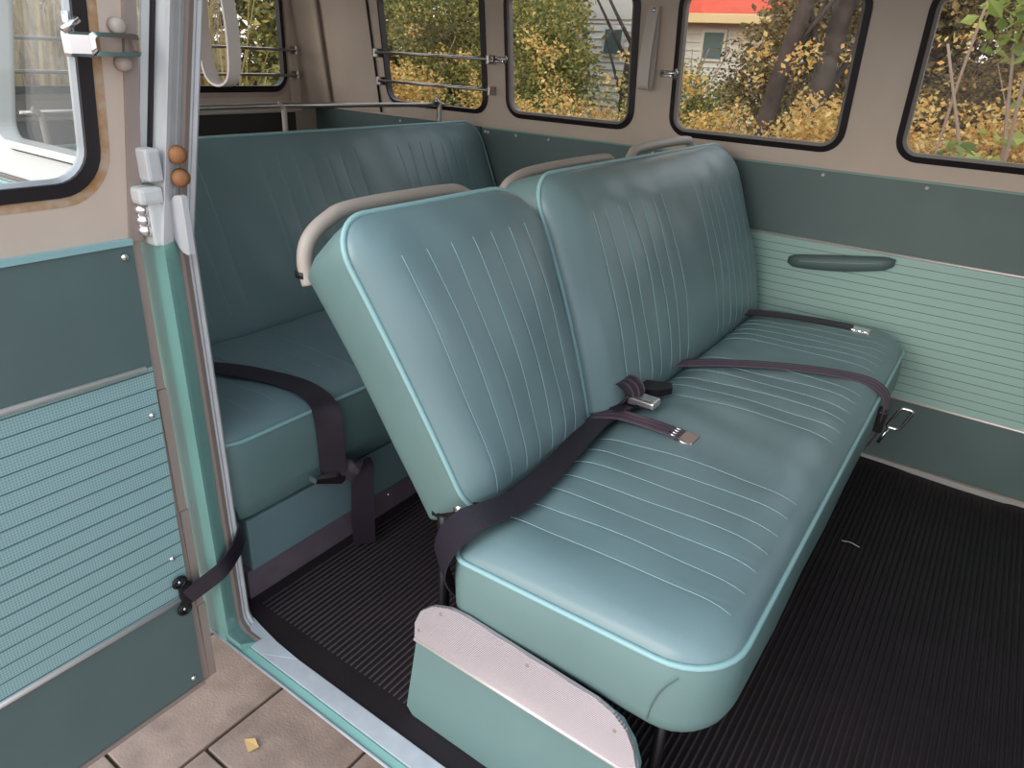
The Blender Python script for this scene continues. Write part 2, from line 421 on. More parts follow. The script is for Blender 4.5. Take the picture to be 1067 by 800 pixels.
# windows in the far wall
def window(idx, label, a, b, yfun, side, frame2=True, n=7, sw=.009):
    """side -1: rubber shows towards -y"""
    e = empty(f'window_{idx}', ((a+b)/2, yfun(ZB)+.017, ZB)); tag(e, label, kind='structure')
    def ring(l1, l2, yo1, yo2, thick, mi=0):
        mbx = MB(); m_ = len(l1); vs = []
        for (l, yo) in ((l1, yo1), (l2, yo2)):
            vs += [(x, yfun(z)+yo, z) for x, z in l]
        for (l, yo) in ((l2, thick), (l1, thick)):
            vs += [(x, yfun(z)+yo, z) for x, z in l]
        fs = []
        for r_ in range(4):
            for k in range(m_):
                fs.append((r_*m_+k, r_*m_+(k+1) % m_, ((r_+1) % 4)*m_+(k+1) % m_, ((r_+1) % 4)*m_+k))
        mbx.add(vs, fs, mi, False); return mbx
    L = lambda g: rrect(a+g, b-g, ZB+g, ZT-g, max(.05-g, .012), n)
    o = ring(L(-.006 if sw > .008 else -.002), L(sw), -.004*1, -.012 if sw > .008 else -.006, .014); o.build('rubber_seal', M['rubber'], e)
    if frame2: o = ring(L(.009), L(.017), -.008, -.006, .014); o.build('inner_bead', M['rubber_in'], e)
    g = L(.014 if frame2 else .008); m_ = len(g)
    mb = MB(); mb.add([(x, yfun(z)+.006, z) for x, z in g]+[(x, yfun(z)+.010, z) for x, z in g], [tuple(range(m_)), tuple(range(2*m_-1, m_-1, -1))]+[(k, (k+1) % m_, m_+(k+1) % m_, m_+k) for k in range(m_)])
    mb.build('glass_pane', M['glass'], e, fix=False)
    return e
window(1, 'rear side window on the far wall, two bars across it', *FW[0], yfar, -1, False)
window(2, 'far side window between the two slim pillars', *FW[1], yfar, -1)
window(3, 'far side window above the middle bench, red roof behind it', *FW[2], yfar, -1)
window(4, 'far side window at the right edge with broad green leaves', *FW[3], yfar, -1)
window(5, 'front side window of the far wall, outside the picture', *FW[4], yfar, -1)
# pop-out latches of far windows 2 and 3
for k, xx in enumerate((-1.452, -.868)):
    zz = .985 if k == 0 else .975; y_ = yfar(zz)
    e = empty('window_latch', (xx, y_, zz), label=('chrome pop-out latch on the pillar left of the second far window' if k == 0 else 'chrome pop-out latch on the pillar beside the red-roof window'), category='latch')
    mb = MB(); mb.box(xx-.03, xx+.005, y_-.008, y_-.001, zz-.009, zz+.009, 0, .003); mb.build('base_plate', M['chrome'], e)
    mb = MB(); mb.tube([(xx-.022, y_-.014, zz), (xx+.0, y_-.02, zz+.002), (xx+.028, y_-.016, zz+.004)], .0045, 8); mb.tube([(xx+.02, y_-.016, zz-.012), (xx+.02, y_-.016, zz+.014)], .004, 8); mb.build('lever', M['chrome'], e)
# guard bars across the rear side window
for zt, zz in (('upper', .985), ('lower', .892)):
    e = empty('window_bar', (-1.76, yfar(zz)-.03, zz), label=f'{zt} of the two bars across the rear side window', category='guard bar')
    y_ = yfar(zz)-.032
    mb = MB(); mb.tube([(-2.0, y_, zz), (-1.495, y_, zz)], .0052, 8); mb.build('bar', M['rail'], e)
    for xx in (-2.0, -1.49):
        mb = MB(); mb.box(xx-.004, xx+.006, y_-.006, yfar(zz)+.001, zz-.016, zz+.012, 0, .002); mb.build('bracket', M['rail'], e)
# rear wall with hatch window
XR = -2.40
mb = MB()
ya, yb, za, zb_ = .76, 1.885, .835, 1.2
loopw = rrect(ya, yb, za, zb_, .06, 6)
def rear_sheet(mbx, xo, d):
    m_ = len(loopw); cor = [(YF+.03, .76), (YF+.03, ZC), (.53, ZC), (.53, .76)]
    outer = [cor[k//7] for k in range(m_)]
    for e in (0, -d):
        vs = [(xo+e, y, z) for y, z in loopw]+[(xo+e, y, z) for y, z in outer]; fs = []
        for k in range(m_):
            j = (k+1) % m_; fs.append((k, j, m_+k) if outer[k] == outer[j] else (k, j, m_+j, m_+k))
        mbx.add(vs, fs)
    vs = [(xo, y, z) for y, z in loopw]+[(xo-d, y, z) for y, z in loopw]; mbx.add(vs, [(k, (k+1) % m_, m_+(k+1) % m_, m_+k) for k in range(m_)])
rear_sheet(mb, XR, .010)
mb.box(XR-.04, XR-.0, .53, YF+.03, -.1, .762, 0)
wr = mb.build('wall_rear', M['beige'], fix=False); tag(wr, 'beige rear end of the van with the wide hatch window', kind='structure')
mb = MB(); mb.box(XR-.002, XR+.03, .60, YF-.1, .755, .78, 0, .006); mb.build('ledge', M['beige'], wr)
mb = MB(); mb.box(XR-.0, XR+.012, .60, YF-.12, .50, .756, 0); o = mb.build('board', M['dark'], wr); o['label'] = 'dark lower board of the hatch'
# rounded rear corner
mb = MB(); poly = [(XR, YF+.0), (XR, 1.90)]
for i in range(9):
    a = pi/2*i/8; poly.append((XR+.006+.10*(1-cos(a)), 1.90+.118*sin(a)))
n_ = len(poly)
vs = []
for z in (.775, ZC): vs += [(x, y-(.13*(z-.78) if y > 1.95 else 0), z) for x, y in poly]
mb.add(vs, [(i, (i+1) % n_, n_+(i+1) % n_, n_+i) for i in range(n_)], 0, True); mb.build('corner_panel', M['beige'], wr)
mb = MB(); mb.tube([(-2.03, yfar(.78)-.004, .78), (-2.045, yfar(ZC)-.004, ZC)], .004, 6); mb.build('corner_seam', M['rubber'], wr)
e = empty('window_6', (XR, 1.3, .835)); tag(e, 'wide hatch window at the rear with tall grass behind', kind='structure')
def yzring(l1, l2, x1, x2, xb):
    mbx = MB(); m_ = len(l1); vs = [(x1, y, z) for y, z in l1]+[(x2, y, z) for y, z in l2]+[(xb, y, z) for y, z in l2]+[(xb, y, z) for y, z in l1]
    mbx.add(vs, [(r_*m_+k, r_*m_+(k+1) % m_, ((r_+1) % 4)*m_+(k+1) % m_, ((r_+1) % 4)*m_+k) for r_ in range(4) for k in range(m_)]); return mbx
LW = lambda g: rrect(ya+g, yb-g, za+g, zb_-g, .06-g, 6)
yzring(LW(-.008), LW(.014), XR+.004, XR+.014, XR-.010).build('rubber_seal', M['rubber'], e)
yzring(LW(-.026), LW(-.009), XR+.001, XR+.010, XR-.002).build('frame_bead', M['beige'], e)
g = LW(.012); m_ = len(g)
mb = MB(); mb.add([(XR-.003, y, z) for y, z in g]+[(XR-.006, y, z) for y, z in g], [tuple(range(m_)), tuple(range(2*m_-1, m_-1, -1))]+[(k, (k+1) % m_, m_+(k+1) % m_, m_+k) for k in range(m_)])
mb.build('glass_pane', M['glass'], e, fix=False)
for nm, zz in (('upper', .975), ('lower', .888)):
    e2 = empty('window_bar', (XR+.03, 1.3, zz), label=f'{nm} of the two bars across the wide rear hatch window', category='guard bar')
    mb = MB(); mb.tube([(XR+.035, .72, zz), (XR+.035, 1.915, zz)], .0052, 8); mb.build('bar', M['rail'], e2)
    for yy in (.715, 1.918):
        mb = MB(); mb.box(XR+.0, XR+.04, yy-.006, yy+.006, zz-.014, zz+.014, 0, .002); mb.build('bracket', M['rail'], e2)
# luggage deck behind the rear bench
mb = MB(); mb.box(-2.39, -1.60, .60, YF-.006, .50, .53, 0, .004); o = mb.build('luggage_deck', M['dark']); tag(o, 'dark deck over the engine behind the rear bench', kind='structure')
# ceiling
mb = MB(); nx = 12; vs = []
for i in range(nx+1):
    t = i/nx; y = .595+(YF-.05-.595)*t; z = ZC+.10*(1-(2*t-1)**4)
    vs += [(-2.42, y, z), (1.72, y, z), (-2.42, y-.0, z+.03), (1.72, y, z+.03)]
fs = []
for i in range(nx):
    a = i*4; b_ = a+4; fs += [(a, a+1, b_+1, b_), (a+2, b_+2, b_+3, a+3)]
mb.add(vs, fs, 0, True); ce = mb.build('ceiling', M['beige_dark'], fix=False); tag(ce, 'pale headlining under the van roof', kind='structure')
# front end
mb = MB(); mb.box(1.68, 1.72, .5, YF+.03, -.1, .80, 0); mb.box(1.68, 1.72, .5, .6, .8, ZC, 0); mb.box(1.68, 1.72, YF-.1, YF+.03, .8, ZC, 0); mb.box(1.68, 1.72, .5, YF, ZC-.06, ZC+.06, 0)
wfr = mb.build('wall_front', M['beige']); tag(wfr, 'front end of the van beyond the picture', kind='structure')

# near side: body skin with rear windows, jamb, sill
NW = [(-1.985, -1.53), (-1.412, -.959)]
mb = MB()
XJ = -.9345
holed_wall(mb, -2.44, XJ, .74, ZC, NW, ynear, .02, 0)
nwl = mb.build('wall_near', [M['white']], fix=False); tag(nwl, 'white over turquoise outer skin of the van beside the doorway', kind='structure')
mb = MB(); mb.box(-2.44, XJ, .50, .515, 0.0, .742, 0)
# skin turning under
mb.prism([(.50, 0), (.515, 0.004), (.78, -.13), (.76, -.17), (.60, -.07)], 0, -2.44, 1.7, 0)
mb.build('lower_skin', M['turq'], nwl)
# belt swage line
mb = MB(); mb.box(-2.44, -1.0, .493, .503, .742, .765, 0, .004); mb.build('belt_moulding', M['turq'], nwl)
mb = MB(); mb.tube([(-2.44, .5045, .770), (-1.0, .5045, .770)], .0042, 6); mb.build('belt_groove', M['rubber_in'], nwl)
mb = MB(); mb.box(-2.44, -1.0, .490, .500, .700, .712, 0, .003); mb.build('swage', M['turq'], nwl)
window(7, 'rearmost window in the near side of the van', *NW[0], lambda z: ynear(z), -1, False)
e7 = window(8, 'side window seen through the glass of the open door', *NW[1], lambda z: ynear(z), -1, False, 7, .005)
# white pop-out frame inside it
mb = MB(); l1 = rrect(NW[1][0]+.005, NW[1][1]-.003, ZB+.004, ZT-.008, .042, 7); l2 = rrect(NW[1][0]+.019, NW[1][1]-.008, ZB+.015, ZT-.022, .03, 7); m_ = len(l1)
vs = [(x, ynear(z)-.016, z) for x, z in l1]+[(x, ynear(z)-.016, z) for x, z in l2]+[(x, ynear(z)+.012, z) for x, z in l2]+[(x, ynear(z)+.012, z) for x, z in l1]
mb.add(vs, [(r_*m_+k, r_*m_+(k+1) % m_, ((r_+1) % 4)*m_+(k+1) % m_, ((r_+1) % 4)*m_+k) for r_ in range(4) for k in range(m_)]); mb.build('pop_out_frame', M['white'], e7)
# inner side of the near wall
mb = MB(); mb.box(-2.40, -1.03, .545, .551, .0, .76, 0); mb.build('inner_panel', M['panel'], nwl)
mb = MB(); mb.box(-2.40, -1.03, .540, .558, .765, .80, 0); mb.build('inner_frame', M['beige'], nwl)

# door opening: cross-section swept along the opening loop
def sweep_jamb():
    # path of the inner edge: (x,z), outward normal from the opening
    path = []
    X0, R = -.948, .03
    for z in [ZC, 1.15, 1.0, .9, .8, .74, .6, .4, .25,   .12, .03]: path.append((X0, z, -1, 0))
    for i in range(1, 7):
        a = pi/2*i/6; path.append((X0+R*(1-cos(a)), .03-R*sin(a)+.0, -cos(a), -sin(a)))
    path.append((X0+R+.03, 0, 0, -1))
    return path
def band(q1, q2, matn, name, label=None):
    """q = (offset from the inner edge into the opening, y)"""
    mbx = MB(); vs = []; P_ = sweep_jamb()
    for x, z, nx_, nz_ in P_:
        for (o_, y) in (q1, q2):
            yy = y+(.2*(z-.74) if z > .74 else 0)
            vs.append((x-nx_*o_, yy, z-nz_*o_))
    mbx.add(vs, [(2*i, 2*i+1, 2*i+3, 2*i+2) for i in range(len(P_)-1)], 0, True)
    return mbx
jt = empty('trim_1', (-.94, .53, 0)); tag(jt, 'painted door frame with grey seal and white inner strip at the rear of the doorway', kind='structure')
def thick_band(pts, name, mt, zlo=-1, zhi=9, label=None):
    mbx = MB(); vs = []; P_ = [p for p in sweep_jamb()]
    P_ = [p for p in P_ if zlo <= p[1] <= zhi]
    n_ = len(pts)
    for x, z, nx_, nz_ in P_:
        for (o_, y) in pts:
            yy = y+(.2*(z-.74) if z > .74 else 0)
            vs.append((x-nx_*o_, yy, z-nz_*o_))
    fs = [(i*n_+k, i*n_+(k+1) % n_, (i+1)*n_+(k+1) % n_, (i+1)*n_+k) for i in range(len(P_)-1) for k in range(n_)]
    fs += [tuple(range(n_)), tuple((len(P_)-1)*n_+k for k in range(n_))]
    mbx.add(vs, fs, 0, False); o = mbx.build(name, mt, jt)
    if label: o['label'] = label
    return o
ret = [(.024, .4995), (.021, .506), (.010, .524), (.005, .531), (-.012, .531), (.0135, .4995)]
thick_band(ret, 'outer_return', M['turq'], zhi=.741, label='turquoise lower return')
thick_band(ret, 'outer_return', M['greyw'], zlo=.739, label='white upper return')
thick_band([(.006, .531), (.007, .536), (.003, .545), (-.02, .545), (-.02, .531)], 'seal', M['seal'])
thick_band([(.001, .545), (.002, .549), (-.001, .553), (.001, .558), (-.002, .562), (-.02, .562), (-.02, .545)], 'inner_strip', M['greyw'])
# sill
sl_ = empty('trim_2', (-.3, .52, 0)); tag(sl_, 'painted sill along the bottom of the doorway', kind='structure')
mb = MB(); mb.box(-.93, 1.7, .501, .518, -.004, .0005); mb.box(-.93, -.91, .501, .53, -.004, 0); mb.build('turquoise_step', M['turq'], sl_)
mb = MB(); mb.tube([(-1.03, .4995, .001), (1.7, .4995, .001)], .0028, 8); mb.build('bright_lip', M['sillw'], sl_)
mb = MB(); mb.box(-.905, 1.7, .518, .552, -.03, .004, 0, .0018); mb.prism([(-.935, .545), (-.91, .530), (-.90, .519), (-.86, .519), (-.80, .551), (-.86, .554), (-.915, .561), (-.945, .566)], 2, -.03, .0045); mb.build('white_step', M['sillw'], sl_)
# front part of near side (beyond the doorway)
mb = MB(); mb.box(.24, 1.7, .50, .56, 0, .74, 0); mb.box(.24, .36, .53, .585, .74, ZC, 0); mb.box(.9, 1.7, .53, .585, .74, ZC, 0); mb.box(.36, .9, .56, .6, 1.18, ZC, 0)
mb.box(-.94, .3, .60, .64, 1.21, ZC+.02, 0)
o = mb.build('wall_near_front', M['turq']); tag(o, 'turquoise front quarter of the van beyond the doorway', kind='structure')

# hinge of the door on the pillar
hg = empty('door_hinge', (-.95, .49, .79)); hg.parent = nwl; hg['label'] = 'white painted door hinge with bright knuckle'
mb = MB(); poly = [(-.902, .727), (-.902, .806)]+[(-.910-.030*sin(a), .766+.041*cos(a)) for a in [pi*i/10 for i in range(11)]]
mb.prism(poly, 1, .523, .531); mb.build('cover', M['greyw'], hg)
mb = MB(); mb.box(-.988, -.925, .480, .512, .795, .818, 0, .006); mb.box(-.988, -.93, .492, .512, .738, .800, 0, .004); mb.build('knuckle', M['white'], hg)
mb = MB()
for z in (.787, .773, .759): mb.tube([(-.985, .488, z), (-.934, .488, z)], .0075, 12)
mb.build('barrel', M['chrome'], hg)
mb = MB(); mb.tube([(-.965, .492, .8185), (-.965, .492, .8195)], .006, 12); mb.build('pin_hole', M['black'], hg)
mb = MB(); mb.box(-.985, -.925, .496, .516, .824, .866, 0, .004)
mb.build('upper_leaf', M['greyw'], hg)
mb = MB()
for z in (.831, .841, .851, .860): mb.box(-.982, -.966, .4952, .4965, z-.0006, z+.0006, 0)
for xx in (-.982, -.966): mb.box(xx-.0006, xx+.0006, .4952, .4965, .831, .860); mb.build('engraved_lines', M['seal'], hg)
for zz in (.826, .856):
    o = MB(); lp = []
    o.tube([(-.929, .542, zz), (-.921, .536, zz), (-.917, .533, zz)], [.0125, .0115, .008], 14); o = o.build('rubber_buffer', M['rust'], jt); o['label'] = 'round orange-brown buffer'

# ------------------------------------------------------------------ the open door
XD = -.955
dr = empty('door_1', (XD-.02, .46, -.07)); tag(dr, 'open cargo door with beige window frame and green woven lining', kind='structure')
def yd(z): return .465 if z < .74 else .465+.16*(z-.74)*1.0
Y0D = -.14     # free edge
ZD = 1.20
# door skin core: lower slab with opening above
mb = MB()
wy0, wy1 = -.03, .438     # window opening in y at its bottom
hole = rrect(wy0, wy1, .822, 1.16, .045, 7, sh=.10)
cor = [('R', .745), ('R', ZD), ('L', ZD), ('L', .745)]
def dP(k, z): return (yd(z)+.014 if k == 'R' else Y0D+.12*(z-.745), z)
outer = [dP(*cor[i//8]) for i in range(len(hole))]
m_ = len(hole)
for xo in (XD, XD-.006):
    vs = [(xo, y, z) for y, z in hole]+[(xo, y, z) for y, z in outer]; fs = []
    for k in range(m_):
        j = (k+1) % m_; fs.append((k, j, m_+k) if outer[k] == outer[j] else (k, j, m_+j, m_+k))
    mb.add(vs, fs)
mb.add([(XD, y, z) for y, z in hole]+[(XD-.006, y, z) for y, z in hole], [(k, (k+1) % m_, m_+(k+1) % m_, m_+k) for k in range(m_)])
# rim edges
R0 = [(yd(.745)+.014, .745), (yd(ZD)+.014, ZD), (Y0D+.05, ZD), (Y0D, .745)]
for i in (0, 1, 2):
    a, b_ = R0[i], R0[i+1]; mb.add([(XD, *a), (XD, *b_), (XD-.012, *b_), (XD-.012, *a)], [(0, 1, 2, 3)])
mb.build('window_surround', M['beige'], dr, fix=False)
mb = MB(); mb.prism([(Y0D, -.065), (.465, -.072), (.480, -.06), (.482, .745), (Y0D, .745)], 0, XD-.038, XD-.001, 0); mb.build('door_shell', M['turq'], dr)
mb = MB(); mb.prism([(Y0D, -.066), (.4668, -.073), (.4685, .745), (Y0D, .745)], 0, XD-.004, XD+.001, 0); mb.build('inner_skin', M['seal'], dr)
# edge flange
mb = MB()
for z0, z1 in ((-.07, .1), (.1, .3), (.3, .52), (.52, .745)):
    mb.prism([(.4665, z0+.0015), (.480, z0+.0015), (.4825, z1), (.4685, z1)], 0, XD-.03, XD+.004, 0)
mb.prism([(.468, .745), (.486, .745), (yd(ZD)+.016, ZD), (yd(ZD)+.0, ZD)], 0, XD-.03, XD+.006, 0)
mb.build('edge_flange', M['seal'], dr)
def dbox(name, z0, z1, m_, lab=None, x1=XD+.006, y1=None):
    mb = MB(); e_ = .010
    a = .452+.018*(z0+.07)/.82; b_ = .452+.018*(z1+.07)/.82
    mb.prism([(Y0D+.01, z0), (a, z0), (b_, z1), (Y0D+.01, z1)], 0, XD-.002, x1, 0)
    o = mb.build(name, m_, dr)
    if lab: o['label'] = lab
    return o
dbox('upper_panel', .562, .742, M['panel'], 'dark green upper lining')
dbox('panel_edge', .742, .750, M['pipe'], 'pale turquoise edge of the lining', XD+.009)
dbox('woven_panel', .142, .562, M['weave_door'], 'pale turquoise woven lining with dark grooves')
dbox('lower_panel', -.062, .136, M['panel'], 'dark green lower lining')
mb = MB(); mb.tube([(XD+.008, Y0D+.01, .570), (XD+.008, .455, .562)], .0048, 8); mb.build('chrome_strip', M['trim'], dr)
mb = MB(); mb.tube([(XD+.008, Y0D+.01, .142), (XD+.008, .448, .139)], .0048, 8); mb.build('chrome_strip', M['trim'], dr)
for (y, z) in ((.474-.018, .727), (.452, .487), (.440, .225), (.436, -.043), (.20, -.05), (.05, .727)):
    mb = MB(); screw(mb, (XD+.006, y, z), (1, 0, 0), .0055, .005); mb.build('screw', M['chrome'], dr)
mb = MB(); mb.prism([(Y0D, -.073), (.455, -.073), (.455, -.065), (Y0D, -.065)], 0, XD-.036, XD+.008); mb.build('bottom_flange', M['seal'], dr)
# rubber, bead and pane of the door window
def dloop(g): return rrect(wy0+g, wy1-g, .822+g, 1.16-g, .045-g*.8, 7, sh=.10)
def dring(l1, l2, x1, x2, xb):
    mbx = MB(); m_ = len(l1); vs = [(x1, y, z) for y, z in l1]+[(x2, y, z) for y, z in l2]+[(xb, y, z) for y, z in l2]+[(xb, y, z) for y, z in l1]
    mbx.add(vs, [(r_*m_+k, r_*m_+(k+1) % m_, ((r_+1) % 4)*m_+(k+1) % m_, ((r_+1) % 4)*m_+k) for r_ in range(4) for k in range(m_)]); return mbx
dring(dloop(-.010), dloop(.008), XD+.004, XD+.010, XD-.003).build('rubber_seal', M['rubber'], dr)
dring(dloop(.008), dloop(.013), XD+.004, XD+.002, XD-.003).build('silver_frame', M['sil'], dr)
dring(dloop(-.022), dloop(-.010), XD+.0005, XD+.0012, XD-.0005).build('rust_stain', M['beige_rust'], dr)
g = dloop(.012); m_ = len(g); mb = MB()
mb.add([(XD-.001, y, z) for y, z in g]+[(XD-.003, y, z) for y, z in g], [tuple(range(m_)), tuple(range(2*m_-1, m_-1, -1))]+[(k, (k+1) % m_, m_+(k+1) % m_, m_+k) for k in range(m_)])
mb.build('glass_pane', M['glass'], dr, fix=False)
# latch of the door's pop-out window
lt = empty('window_latch', (XD, .48, .985), label='large chrome latch across the pillar of the open door', category='latch')
mb = MB(); mb.box(XD+.012, XD+.026, .428, .458, .972, 1.0, 0, .004); mb.tube([(XD+.03, .425, 1.0), (XD+.03, .444, 1.012)], .004, 8); mb.tube([(XD+.02, .436, .998), (XD+.02, .436, 1.02)], .005, 8); mb.build('clamp', M['chrome'], lt)
fr = rrect(.455, .515, .974, 1.0, .006, 4)
mb = MB(); l2 = rrect(.460, .511, .979, .995, .004, 4); m_ = len(fr)
vs = [(XD+.026, y, z) for y, z in fr]+[(XD+.028, y, z) for y, z in l2]+[(XD+.006, y, z) for y, z in l2]+[(XD+.006, y, z) for y, z in fr]
mb.add(vs, [(r_*m_+k, r_*m_+(k+1) % m_, ((r_+1) % 4)*m_+(k+1) % m_, ((r_+1) % 4)*m_+k) for r_ in range(4) for k in range(m_)]); mb.build('arm', M['chrome'], lt)
for zz in (1.008, .966):
    mb = MB(); mb.tube([(XD+.001, .500, zz), (XD+.012, .500, zz), (XD+.016, .500, zz)], [.010, .009, .005], 12); mb.build('foot', M['handle'], lt)
# check strap holding the door
st = empty('door_strap', (XD, .45, .15), label='black webbing strap hooked between open door and door frame', category='strap')
mb = MB(); path = smooth_path([(XD+.016, .448, .143), (-.928, .474, .158), (-.915, .503, .178), (-.922, .532, .190), (-.938, .556, .196), (-.953, .570, .200), (-.966, .574, .215), (-.972, .572, .235)], 6)
mb.ribbon(path, (0, -.30, 1), .034, .003); mb.build('webbing', M['webbing'], st)
mb = MB(); mb.box(XD+.007, XD+.017, .438, .460, .126, .168, 0, .003)
for zz in (.176, .118):
    pts = [(XD+.012, .448+.010*sin(a)-.006, zz+.009*cos(a)) for a in [2*pi*i/12 for i in range(12)]]; mb.tube(pts, .0035, 6, 0, closed=True)
mb.build('bracket', M['black'], st)
for zz in (.176, .118):
    mb = MB(); screw(mb, (XD+.008, .442, zz), (1, 0, 0), .005, .006); mb.build('screw', M['chrome'], st)

# ================================================================== MIDDLE BENCH
bn = empty('bench_seat', (-.3, 1.29, 0), label='long teal vinyl middle bench with split backrest and pale piping', category='bench seat')
unit = lambda a: (a[0]/math.hypot(*a), a[1]/math.hypot(*a))
g1 = [.690+.049*k for k in range(7)]; g2 = [1.225+.050*k for k in range(6)]; g3 = [1.63+.046*k for k in range(6)]
V = unit((.39, .014)); Wn = (-V[1], V[0])
seat_part('cushion', bn, ((-.493, .362), V, Wn, .602, 1.982, 0, .393, .121, (.03, .03, .080, .10), .036, g1+g2+g3, (.02, .368)), bow=0, edge=.075, dome=.010, botround=.03, side_in=.010, seed=1)
mb = MB(); mb.tube(smooth_path([(-.150, .5985, .362), (-.163, .5955, .34), (-.172, .5955, .31), (-.176, .5975, .278)], 5), .0008, 5); o = mb.build('side_seam', M['panel'], bn)
# near backrest, narrower towards its foot
V = unit((-.144, .382)); Wn = (V[1], -V[0])
seat_part('backrest', bn, ((-.524, .390), V, Wn, .578, 1.020, -.020, .440, .113, (.055, .03, .062, .10), .034, [.637+.0485*k for k in range(7)], (0.0, .378)), bow=.006, edge=.075, dome=.018, seed=2, side_in=.004, botround=.02, ytap=.50, rsh=.75, drop=.03, topdrop=.052, ydrop=.012)[0]['label'] = 'narrow backrest, tapering downwards'
V = unit((-.144, .382)); Wn = (V[1], -V[0])
seat_part('backrest', bn, ((-.522, .392), V, Wn, 1.031, 1.985, -.05, .448, .11, (.03, .03, .065, .075), .040, [1.125+.047*k for k in range(7)]+[1.585+.047*k for k in range(7)], (0.0, .365)), bow=.014, edge=.09, dome=.020, seed=3, rsh=.6, side_in=.005, botround=.02)[0]['label'] = 'wide backrest'
# rear grab rails
def grab(pts, r=.0115):
    mb = MB(); mb.tube(smooth_path(pts, 6), r, 12); return mb.build('grab_rail', M['handle'], bn)
grab([(-.775, .622, .690), (-.782, .622, .722), (-.782, .632, .752), (-.782, .665, .774), (-.783, .72, .786), (-.783, .90, .786), (-.78, .965, .780), (-.77, .99, .755), (-.755, .99, .70)])
grab([(-.728, 1.036, .71), (-.736, 1.036, .745), (-.745, 1.046, .774), (-.753, 1.09, .792), (-.758, 1.18, .800), (-.758, 1.42, .802), (-.755, 1.47, .795), (-.745, 1.49, .76)])
grab([(-.745, 1.56, .74), (-.752, 1.56, .775), (-.757, 1.58, .798), (-.758, 1.63, .812), (-.758, 1.90, .815), (-.755, 1.94, .80), (-.745, 1.95, .76)])
mb = MB(); mb.tube([(-.783, .622, .700), (-.783, .622, .709)], .0145, 12); mb.build('rail_ferrule', M['black'], bn)
# bracket and pole behind the near end
mb = MB(); mb.tube([(-.577, .69, 0), (-.577, .69, .325)], .009, 10); mb.build('upright', M['black'], bn)
mb = MB(); mb.tube([(-.577, .69, .30), (-.577, .69, .345), (-.577, .69, .346)], [.012, .012, .009], 10); mb.build('upright_cap', M['black'], bn)
mb = MB(); mb.prism([(-.60, .335), (-.50, .335), (-.49, .37), (-.52, .40), (-.60, .39)], 1, .685, .695); mb.build('hinge_plate', M['black'], bn)
mb = MB(); screw(mb, (-.545, .684, .372), (0, -1, 0), .010, .006); mb.build('hinge_bolt', M['chrome'], bn)
# frame
mb = MB(); mb.box(-.485, -.13, .66, 1.97, .235, .256, 0, .004); mb.build('seat_frame', M['black'], bn)
for (xx, yy) in ((-.176, .672), (-.176, 1.93), (-.46, 1.93)):
    mb = MB(); mb.tube([(xx, yy, 0), (xx, yy, .24)], .0085, 10); mb.tube([(xx, yy, .24), (xx, yy, .251)], .012, 10); mb.build('leg', M['black'], bn)
# end box with ribbed aluminium strip
mb = MB(); prof = [(-.573, .012), (-.566, .0), (-.175, .0), (-.172, .012), (-.176, .195), (-.546, .195)]
poly = [(-.560, .0), (-.573, .014), (-.548, .185), (-.545, .225), (-.530, .255), (-.50, .272), (-.46, .280), (-.24, .272), (-.205, .262), (-.185, .238), (-.173, .20), (-.165, .0)]
poly = [(x, min(z, .243) if False else z) for x, z in poly]
mb.prism([(x, z-.006 if z > .2 else z) for x, z in poly], 1, .5925, .600); mb.build('end_box', M['vinyl_side'], bn)
poly = [(-.549, .181), (-.548, .215), (-.536, .245), (-.512, .268), (-.480, .282), (-.450, .285), (-.24, .274), (-.215, .266), (-.195, .250), (-.182, .225), (-.172, .188), (-.170, .181)]
mb = MB(); mb.prism(poly, 1, .5875, .593, 0); o = mb.build('kick_strip', M['alu'], bn); o['label'] = 'ribbed aluminium strip'
mb = MB(); mb.tube([(-.549, .588, .182), (-.170, .588, .182)], .0034, 8); mb.build('strip_edge', M['trim'], bn)
for (xx, zz) in ((-.54, .205), (-.497, .262), (-.345, .262), (-.21, .240)):
    mb = MB(); screw(mb, (xx, .5875, zz), (0, -1, 0), .0028, .0015); mb.build('screw', M['seal'], bn)

# ================================================================== REAR BENCH
rb = empty('bench_seat', (-1.2, 1.29, 0), label='teal vinyl rear bench behind the doorway pillar, dark belt over it', category='bench seat')
V = unit((.40, .006)); Wn = (-V[1], V[0])
rg = [.66+.052*k for k in range(6)]+[1.09+.052*k for k in range(7)]+[1.60+.05*k for k in range(6)]
seat_part('cushion', rb, ((-1.385, .352), V, Wn, .560, 1.975, 0, .405, .165, (.03, .03, .06, .08), .03, rg, (.05, .365)), edge=.07, dome=.010, botround=.015, side_in=.006, seed=4)
V = unit((-.175, .405)); Wn = (V[1], -V[0])
seat_part('backrest', rb, ((-1.382, .385), V, Wn, .605, 2.005, -.03, .440, .08, (.03, .03, .05, .075), .010, [.83+.05*k for k in range(3)]+[1.095+.052*k for k in range(7)]+[1.58+.05*k for k in range(7)], (0.03, .385)), edge=.05, dome=.010, seed=5)
mb = MB(); mb.box(-1.37, -.988, .605, 2.0, .066, .184, 0, .005); mb.build('base_panel', M['vinyl'], rb)
mb = MB(); mb.box(-1.37, -.994, .595, 2.015, 0, .066, 0); mb.build('kick_plate', M['kick'], rb)
for yy in (.98, 1.35):
    mb = MB(); screw(mb, (-.994, yy, .045), (1, 0, 0), .003, .003); mb.build('screw', M['chrome'], rb)
mb = MB(); mb.box(-1.60, -1.56, .61, 1.97, .06, .72, 0); mb.build('back_board', M['dark'], rb)
